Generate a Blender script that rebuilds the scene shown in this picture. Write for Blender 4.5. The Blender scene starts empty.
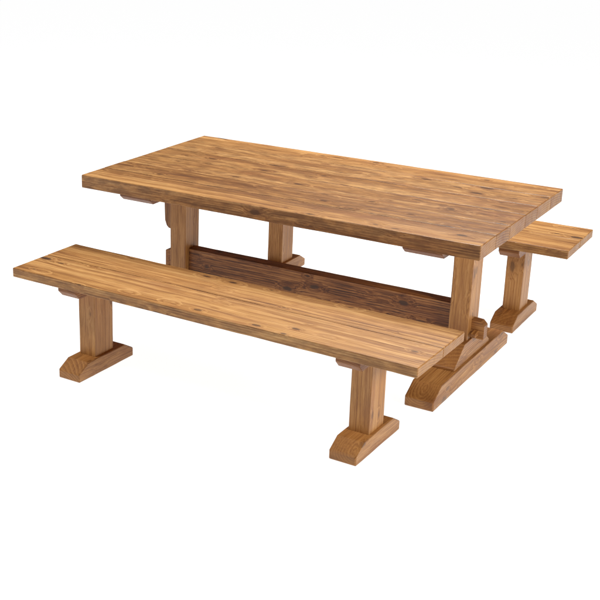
import bpy, bmesh, math, random
from mathutils import Vector, Matrix, noise
random.seed(7)
sc=bpy.context.scene
sc.view_settings.view_transform='Standard'; sc.view_settings.look='None'; sc.view_settings.exposure=0
# ---------------------------------------------------------------- materials
def wood_material(name,con=1.0,bright=(1,1,1),knots=1.0,redend=False,patch=.35,cracks=.35):
    m=bpy.data.materials.new(name); m.use_nodes=True
    nt=m.node_tree; N=nt.nodes; Lk=nt.links; N.clear()
    out=N.new('ShaderNodeOutputMaterial'); bs=N.new('ShaderNodeBsdfPrincipled'); Lk.new(bs.outputs[0],out.inputs[0])
    def AT(n):
        a=N.new('ShaderNodeAttribute'); a.attribute_name=n; return a
    P=AT('grain').outputs['Vector']; T=AT('tone').outputs['Fac']; EG=AT('endgrain').outputs['Fac']
    def K(c): return tuple(x*b for x,b in zip(c,bright))+(1,)
    def link(a,b):
        if isinstance(a,(int,float,tuple)): b.default_value=a
        else: Lk.new(a,b)
    def M(op,a,b=0.0,clamp=False):
        n=N.new('ShaderNodeMath'); n.operation=op; n.use_clamp=clamp
        link(a,n.inputs[0]); link(b,n.inputs[1]); return n.outputs[0]
    def VM(op,a,b):
        n=N.new('ShaderNodeVectorMath'); n.operation=op; link(a,n.inputs[0]); link(b,n.inputs[1]); return n.outputs[0]
    def NZ(v,scale,detail=3,rough=.55):
        n=N.new('ShaderNodeTexNoise'); link(VM('MULTIPLY',v,scale),n.inputs['Vector']); n.inputs['Scale'].default_value=1
        n.inputs['Detail'].default_value=detail; n.inputs['Roughness'].default_value=rough; return n.outputs[0]
    def MR(v,a,b,c,d,sm=False):
        n=N.new('ShaderNodeMapRange'); link(v,n.inputs[0])
        for i,x in enumerate((a,b,c,d)): n.inputs[i+1].default_value=x
        if sm:n.interpolation_type='SMOOTHSTEP'
        return n.outputs[0]
    def MIX(f,a,b):
        n=N.new('ShaderNodeMix'); n.data_type='RGBA'; link(f,n.inputs[0]); link(a,n.inputs[6]); link(b,n.inputs[7]); return n.outputs[2]
    end=MR(EG,.25,.7,0,1); long_=M('SUBTRACT',1.0,end)
    def knotset(off,scale,thr,rc,rh):
        vo=N.new('ShaderNodeTexVoronoi'); link(VM('MULTIPLY',VM('ADD',P,off),scale),vo.inputs['Vector']); vo.inputs['Scale'].default_value=1
        s=N.new('ShaderNodeSeparateColor'); Lk.new(vo.outputs['Color'],s.inputs[0])
        has=M('MULTIPLY',M('GREATER_THAN',s.outputs[0],thr),long_)
        k=M('ADD',vo.outputs['Distance'],M('MULTIPLY',M('SUBTRACT',NZ(P,(40,80,80),2),.5),.09))
        k=M('ADD',k,MR(s.outputs[1],0,1,-.05,.05))
        return M('MULTIPLY',MR(k,rc*.6,rc,1,0,True),has),M('MULTIPLY',MR(k,rc*.6,rh,1,0,True),has)
    c1,h1=knotset((3.3,1.7,.9),(4.6,10.5,10.5),.30,.145,.38)
    c2,h2=knotset((8.3,2.7,5.9),(7.5,16,16),.50,.14,.34)
    core=M('MAXIMUM',c1,M('MULTIPLY',c2,.85)); halo=M('MAXIMUM',h1,M('MULTIPLY',h2,.7))
    sp=N.new('ShaderNodeSeparateXYZ'); link(P,sp.inputs[0])
    w1=M('MULTIPLY',M('SUBTRACT',NZ(P,(1.2,5,5),2),.5),.065)
    w2=M('MULTIPLY',M('SUBTRACT',NZ(P,(6,22,22),2),.5),.006)
    y=M('ADD',sp.outputs[1],M('ADD',w1,w2)); z=sp.outputs[2]
    r=M('SQRT',M('ADD',M('MULTIPLY',y,y),M('MULTIPLY',z,z)))
    r=M('ADD',r,M('MULTIPLY',halo,.020))
    saw=M('FRACT',M('MULTIPLY',r,100.0))
    ring=M('MULTIPLY',MR(saw,0,.8,1,0,True),MR(saw,.86,1.0,1,0,True))
    cg=N.new('ShaderNodeCombineXYZ'); link(sp.outputs[0],cg.inputs[0]); link(M('ADD',y,M('MULTIPLY',halo,.016)),cg.inputs[1]); link(z,cg.inputs[2]); G=cg.outputs[0]
    fib=NZ(G,(4,230,230),4,.72)
    streak=MR(NZ(G,(1.8,95,95),4,.68),.46,.60,1,0,True)
    fib2=NZ(G,(1.6,36,36),4,.6)
    big=NZ(G,(.9,8,8),3,.55)
    blot=NZ(P,(6,13,13),4,.6)
    amt=MR(NZ(VM('ADD',P,(9,9,9)),(1.2,7,7),2),.38,.65,.14,.38)
    d=M('MULTIPLY',M('SUBTRACT',ring,.4),amt)
    d=M('ADD',d,M('MULTIPLY',M('SUBTRACT',fib,.5),M('ADD',M('MULTIPLY',long_,1.5),.25)))
    d2=M('MULTIPLY',M('SUBTRACT',.45,streak),.18)
    d2=M('ADD',d2,M('MULTIPLY',M('SUBTRACT',fib2,.5),.5))
    d2=M('ADD',d2,M('MULTIPLY',M('SUBTRACT',big,.5),.5))
    d=M('ADD',d,M('MULTIPLY',d2,long_))
    d=M('ADD',d,M('MULTIPLY',M('SUBTRACT',blot,.5),.40))
    t=M('ADD',M('MULTIPLY',d,con),M('ADD',M('MULTIPLY',T,1.0),.51))
    t=M('SUBTRACT',t,M('MULTIPLY',end,.10))
    cr=N.new('ShaderNodeValToRGB'); Lk.new(t,cr.inputs[0]); e=cr.color_ramp.elements
    cols=[(0.0,(.085,.030,.009)),(.28,(.235,.097,.028)),(.56,(.425,.208,.066)),(1.0,(.64,.375,.152))]
    e[0].position=0; e[1].position=1
    for i,(p,c) in enumerate(cols):
        el=e[0] if i==0 else (e[-1] if i==3 else e.new(p))
        el.color=K(c)
    c=cr.outputs[0]
    redn=NZ(VM('ADD',P,(21,4,8)),(2.2,10,10),4,.6)
    if redend:
        oc=N.new('ShaderNodeTexCoord'); so=N.new('ShaderNodeSeparateXYZ'); Lk.new(oc.outputs['Object'],so.inputs[0])
        redn=M('ADD',redn,MR(so.outputs[0],.15,.9,0,.12,True))
    c=MIX(MR(redn,.54,.70,0,patch,True),c,K((.215,.073,.029)))
    c=MIX(M('MULTIPLY',halo,.30*knots),c,K((.20,.073,.022)))
    c=MIX(M('MULTIPLY',core,.90*knots),c,(.045,.018,.008,1))
    crack=MR(NZ(VM('ADD',G,(5,2,7)),(2.8,170,170),3,.6),.27,.33,1,0,True)
    c=MIX(M('MULTIPLY',M('MULTIPLY',crack,cracks),long_),c,(.05,.02,.008,1))
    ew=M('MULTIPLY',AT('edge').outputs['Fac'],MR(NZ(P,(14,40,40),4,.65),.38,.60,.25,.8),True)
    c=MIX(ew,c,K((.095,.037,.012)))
    Lk.new(c,bs.inputs['Base Color'])
    Lk.new(MR(fib2,.3,.7,.52,.36),bs.inputs['Roughness'])
    bs.inputs['Specular IOR Level'].default_value=.35
    bp=N.new('ShaderNodeBump'); bp.inputs['Strength'].default_value=.5; bp.inputs['Distance'].default_value=.0022
    h=M('ADD',M('MULTIPLY',fib,.7),M('MULTIPLY',blot,.7))
    h=M('SUBTRACT',h,M('MULTIPLY',crack,.5))
    Lk.new(M('MULTIPLY',h,M('ADD',M('MULTIPLY',long_,.8),.2)),bp.inputs['Height']); Lk.new(bp.outputs[0],bs.inputs['Normal'])
    return m
WOOD_TOP=wood_material('waxed_pine_boards',.95,(.93,.92,.90),1.0,True)
WOOD_SEAT=wood_material('waxed_pine_seat_boards',.88,(.99,.98,.94),1.0,patch=.4,cracks=.2)
WOOD_LEG=wood_material('waxed_pine_posts',.62,(1.0,.93,.82),.6)
WOOD_DARK=wood_material('waxed_pine_dark_rail',1.6,(.62,.46,.34),1.0,patch=.6,cracks=.8)  # same pine, with the shade under the tabletop darkened into its colour
WOOD_CLEAT=wood_material('waxed_pine_cleats',.7,(.78,.63,.46),.5)
# ---------------------------------------------------------------- timber builder
class Part:
    def __init__(s,name,mat=None):
        s.name=name; s.v=[]; s.f=[]; s.g=[]; s.t=[]; s.e=[]; s.ax=[]; s.mat=mat or WOOD_LEG
    def timber(s,frame,st,r=.003,step=.03,jit=.0007,tone=None,seam=(0,0),seamv=1.25,side=.15,endv=.7):
        if tone is None: tone=random.uniform(-.12,.12)
        sd=random.uniform(0,900); f0=len(s.f)
        xs=[]
        a=st[0]; xs.append((a[0],a[1]+r,a[2]-r,a[3]+r,a[4]-r))
        def lerp(x):
            for p,q in zip(st,st[1:]):
                if x<=q[0]+1e-9:
                    k=(x-p[0])/max(q[0]-p[0],1e-9); return tuple(p[i]*(1-k)+q[i]*k for i in range(5))
            return st[-1]
        pos=[st[0][0]+r]
        for p,q in zip(st,st[1:]):
            n=max(1,int((q[0]-p[0])/step))
            for i in range(1,n+1): pos.append(p[0]+(q[0]-p[0])*i/n)
        pos[-1]-=r
        for x in pos: xs.append((x,)+tuple(lerp(x)[1:]))
        b=st[-1]; xs.append((b[0],b[1]+r,b[2]-r,b[3]+r,b[4]-r))
        off=Vector((random.uniform(0,60),0,0))
        cy=random.uniform(-.09,.09); cz=random.choice((-1,1))*random.uniform(.03,.12)
        sy=random.choice((-1,1)); base=len(s.v); K=12
        for k,(x,y0,y1,z0,z1) in enumerate(xs):
            def n(i): return noise.noise(Vector((x*6,sd+i*11.3,0)))*jit*1.6
            y0+=n(0)*(0.2 if seam[0] else 1);y1+=n(1)*(.2 if seam[1] else 1);z0+=n(2)*.6;z1+=n(3)*.4
            ex=noise.noise(Vector((sd,3,1)))*jit if k in(0,len(xs)-1) else 0
            ring=[]
            for ci,(py,pz,a0,sm) in enumerate(((y1,z1,0,seam[1]),(y0,z1,90,seam[0]),(y0,z0,180,seam[0]),(y1,z0,270,seam[1]))):
                nv=noise.noise(Vector((x*14,sd,7+ci*5)))
                rr=r*(1+.35*nv) if sm else r*(1+.55*nv+.4*max(0,noise.noise(Vector((x*37,sd+2,3+ci)))))
                qy=py-rr*(1 if py==y1 else -1); qz=pz-rr*(1 if pz==z1 else -1)
                for j in range(3):
                    a=math.radians(a0+45*j)
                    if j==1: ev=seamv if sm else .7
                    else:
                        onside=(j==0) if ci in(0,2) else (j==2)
                        ev=(seamv*.45 if sm else (side if onside else .08))  # side faces get shade painted in as darker colour; corners carry wear
                    ring.append((qy+rr*math.cos(a),qz+rr*math.sin(a),ev))
            for (yy,zz,ed) in ring:
                s.v.append(frame@Vector((x+ex,yy,zz))); s.g.append((x+off.x,(yy+cy)*sy,zz+cz)); s.t.append(tone)
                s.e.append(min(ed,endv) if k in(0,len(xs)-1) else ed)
        n=len(xs)
        for k in range(n-1):
            for j in range(K):
                a=base+k*K+j; b2=base+k*K+(j+1)%K
                s.f.append((a,b2,b2+K,a+K))
        s.f.append(tuple(base+j for j in reversed(range(K))))
        s.f.append(tuple(base+(n-1)*K+j for j in range(K)))
        s.ax+= [frame.to_3x3()@Vector((1,0,0))]*(len(s.f)-f0)
    def build(s,origin,parent):
        me=bpy.data.meshes.new(s.name)
        o=Vector(origin)
        me.from_pydata([tuple(v-o) for v in s.v],[],s.f); me.update()
        bm=bmesh.new(); bm.from_mesh(me); bmesh.ops.recalc_face_normals(bm,faces=bm.faces); bm.to_mesh(me); bm.free()
        A=me.attributes.new('grain','FLOAT_VECTOR','POINT'); A.data.foreach_set('vector',[c for g in s.g for c in g])
        B=me.attributes.new('tone','FLOAT','POINT'); B.data.foreach_set('value',s.t)
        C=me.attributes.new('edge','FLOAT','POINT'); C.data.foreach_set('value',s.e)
        D=me.attributes.new('endgrain','FLOAT','FACE'); D.data.foreach_set('value',[abs(p.normal.dot(a)) for p,a in zip(me.polygons,s.ax)])
        me.materials.append(s.mat)
        ob=bpy.data.objects.new(s.name,me); bpy.context.collection.objects.link(ob)
        ob.parent=parent
        po=Vector((0,0,0)); q=parent
        while q is not None and q.type=='MESH': po+=q.location; q=q.parent
        ob.location=o-po
        return ob
def frame(axis,loc=(0,0,0)):
    if axis=='x': m=Matrix.Identity(4)
    elif axis=='y': m=Matrix(((0,-1,0,0),(1,0,0,0),(0,0,1,0),(0,0,0,1)))
    else: m=Matrix(((0,0,1,0),(0,1,0,0),(1,0,0,0),(0,0,0,1)))
    return Matrix.Translation(loc)@m
def box(l0,l1,y0,y1,z0,z1): return [(l0,y0,y1,z0,z1),(l1,y0,y1,z0,z1)]
def empty(name,loc,rot=0):
    e=bpy.data.objects.new(name,None); e.empty_display_size=.2; bpy.context.collection.objects.link(e)
    e.location=loc; e.rotation_euler[2]=rot; return e
def planks(part,L,W,n,z0,z1,tones,r=.004,seamv=1.25,side=.6):
    ws=[random.uniform(.82,1.18) for _ in range(n)]; k=W/sum(ws); y=-W/2
    for i,w in enumerate(ws):
        w*=k; dz=random.uniform(-.0005,.0005); dx=random.uniform(-.0004,.0004)
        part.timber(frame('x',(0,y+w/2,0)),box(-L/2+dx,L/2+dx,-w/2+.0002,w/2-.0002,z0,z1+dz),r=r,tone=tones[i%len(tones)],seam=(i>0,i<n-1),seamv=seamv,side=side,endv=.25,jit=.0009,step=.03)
        y+=w
# ---------------------------------------------------------------- table
def build_table():
    T=empty('dining_table',(0,0,0))
    H=.7166; th=.0575; L=1.8; W=.9808
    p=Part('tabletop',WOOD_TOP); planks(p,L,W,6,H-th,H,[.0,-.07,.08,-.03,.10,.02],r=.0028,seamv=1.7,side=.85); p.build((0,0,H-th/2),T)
    bt=.036; zb=H-th
    fh=.085; sd=.17
    for sgn in(-1,1):
        x=sgn*.6876
        post=Part('leg'); post.timber(frame('z',(x,0,0)),[(sd-.004,-.058,.058,-.042,.042),(zb-bt+.004,-.058,.058,-.042,.042)],tone=.04)
        if sgn<0:
            post.timber(frame('z',(x-.062,0,0)),[(.392,-.045,.045,.004,.0205),(.405,-.045,.045,-.010,.0205),(.43,-.045,.045,-.020,.0205),(zb-bt,-.045,.045,-.026,.0205)],tone=-.2)
        po=post.build((x,0,.35),T)
        f=Part('foot'); hl=.857/2
        a0=-hl if sgn>0 else -.13
        f.timber(frame('y',(x,0,0)),[(a0,-.06,.06,0,.042),(a0+.075,-.06,.06,0,fh),(hl-.075,-.06,.06,0,fh),(hl,-.06,.06,0,.042)],r=.004,tone=.02)
        a1=-.20 if sgn>0 else -.12
        f.timber(frame('y',(x,0,0)),[(a1,-.05,.05,fh-.001,fh+.012),(-.10,-.05,.05,fh-.001,sd),(.10,-.05,.05,fh-.001,sd),(.20,-.05,.05,fh-.001,fh+.012)],r=.003,tone=-.06)
        f.build((x,0,0),po)
        b=Part('bearer',WOOD_CLEAT); xb=.665 if sgn>0 else -.642
        b.timber(frame('y',(xb,0,0)),[(-.455,-.08,.08,zb-.016,zb-.0005),(-.43,-.08,.08,zb-bt,zb-.0005),(.43,-.08,.08,zb-bt,zb-.0005),(.455,-.08,.08,zb-.016,zb-.0005)],tone=-.10)
        b.build((x,0,zb),po)
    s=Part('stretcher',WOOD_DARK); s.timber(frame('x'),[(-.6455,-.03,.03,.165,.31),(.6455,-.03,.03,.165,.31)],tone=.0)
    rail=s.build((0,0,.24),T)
    t=Part('tenon')
    t.timber(frame('x'),[(.7285,-.02,.02,.173,.252),(.768,-.02,.02,.173,.249),(.785,-.02,.02,.173,.232)],tone=-.10,r=.0015,jit=.0002)
    t.build((.73,0,.22),rail)
    t=Part('tenon',WOOD_CLEAT)
    t.timber(frame('x'),[(-.775,-.03,.03,.172,.28),(-.7285,-.03,.03,.172,.29)],tone=-.08,r=.002,jit=.0002)
    t.build((-.73,0,.22),rail)
    for sgn in(-1,1):
        w=Part('wedge'); w.timber(frame('y',(sgn*.752,0,0)),[(-.058,-.010,.010,.188,.204),(.058,-.010,.010,.184,.222)],tone=-.12,r=.0015,jit=.0002)
        w.build((sgn*.752,0,.2),T)
    T['label']='chunky rustic waxed pine trestle dining table on white floor'; T['category']='table'
    return T
# ---------------------------------------------------------------- bench
def build_bench():
    B=empty('wooden_bench',(0,0,0))
    H=.4353; tb=.0385; L=1.7756; W=.399
    p=Part('seat',WOOD_SEAT); planks(p,L,W,2,H-tb,H,[.08,.03],r=.0028,seamv=.8,side=.7); p.build((0,0,H-tb/2),B)
    fh=.07; zb=H-tb; bt=.045
    for sgn in(-1,1):
        x=sgn*.6213
        post=Part('leg'); post.timber(frame('z',(x,0,0)),box(fh-.003,zb-bt+.003,-.06,.06,-.041,.041),tone=.10)
        po=post.build((x,0,.2),B)
        f=Part('foot'); hl=.3615/2
        f.timber(frame('y',(x,0,0)),[(-hl,-.0537,.0537,0,.036),(-hl+.06,-.0537,.0537,0,fh),(hl-.06,-.0537,.0537,0,fh),(hl,-.0537,.0537,0,.036)],r=.004,tone=.03)
        f.build((x,0,0),po)
        b=Part('bearer',WOOD_CLEAT); b.timber(frame('y',(x,0,0)),[(-.18,-.047,.047,zb-.02,zb-.0005),(-.155,-.047,.047,zb-bt,zb-.0005),(.155,-.047,.047,zb-bt,zb-.0005),(.18,-.047,.047,zb-.02,zb-.0005)],tone=-.05)
        b.build((x,0,zb),po)
    return B
T=build_table()
B=build_bench()
B['label']='long rustic waxed pine bench standing beside the table'; B['category']='bench'; B['group']='benches beside the table'
def copy_tree(o,parent):
    c=o.copy(); bpy.context.collection.objects.link(c); c.parent=parent
    for ch in o.children: copy_tree(ch,c)
    return c
C=copy_tree(B,None)
B.location=(.0216,-.8028,0); B.rotation_euler[2]=-.0181
C.location=(.0509,.7242,0); C.rotation_euler[2]=.0118+math.pi
C['label']='long rustic waxed pine bench partly tucked under the table'
# ---------------------------------------------------------------- floor
me=bpy.data.meshes.new('floor'); S=150
me.from_pydata([(-S,-S,0),(S,-S,0),(S,S,0),(-S,S,0)],[],[(0,1,2,3)]); me.update()
fl=bpy.data.objects.new('floor',me); bpy.context.collection.objects.link(fl); fl['kind']='structure'; fl.location.z=-.001
fm=bpy.data.materials.new('white_studio_floor'); fm.use_nodes=True
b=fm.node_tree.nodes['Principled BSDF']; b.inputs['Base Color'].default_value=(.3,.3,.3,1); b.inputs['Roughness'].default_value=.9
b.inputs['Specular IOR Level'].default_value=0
b.inputs['Emission Color'].default_value=(1,1,1,1); b.inputs['Emission Strength'].default_value=.965  # floor glows by itself to stay white and nearly shadowless
me.materials.append(fm)
# ---------------------------------------------------------------- light
w=bpy.data.worlds.new('World'); sc.world=w; w.use_nodes=True
w.node_tree.nodes['Background'].inputs[0].default_value=(1,1,1,1); w.node_tree.nodes['Background'].inputs[1].default_value=.08
def area(name,loc,target,size,power,col=(1,1,1)):
    l=bpy.data.lights.new(name,'AREA'); l.shape='SQUARE'; l.size=size; l.energy=power; l.color=col
    o=bpy.data.objects.new(name,l); bpy.context.collection.objects.link(o); o.location=loc
    o.rotation_euler=(Vector(target)-Vector(loc)).to_track_quat('-Z','Y').to_euler(); return o
area('softbox_lamp',(-1.8,-2.7,3.5),(0,0,.4),.8,95,(1,.985,.96))
area('softbox_lamp.001',(3.8,-1.2,2.0),(0,0,.3),.8,95,(1,.985,.96))
area('softbox_lamp.002',(.2,1.2,3.6),(0,.1,.5),1.3,200)
# ---------------------------------------------------------------- camera
yaw,pitch,roll=.5582,-.3343,.0148
f=Vector((-math.sin(yaw)*math.cos(pitch),math.cos(yaw)*math.cos(pitch),math.sin(pitch))); r=Vector((math.cos(yaw),math.sin(yaw),0)); u=r.cross(f)
r2=math.cos(roll)*r+math.sin(roll)*u; u2=-math.sin(roll)*r+math.cos(roll)*u
mw=Matrix((r2,u2,-f)).transposed().to_4x4(); mw.translation=(2.2330,-4.4182,1.9707)
cd=bpy.data.cameras.new('camera'); cam=bpy.data.objects.new('camera',cd); bpy.context.collection.objects.link(cam); cam.matrix_world=mw
cd.sensor_width=36; cd.lens=36*1188.371/600; cd.shift_x=86.514/600; cd.shift_y=-18.458/600; cd.clip_end=500
sc.camera=cam
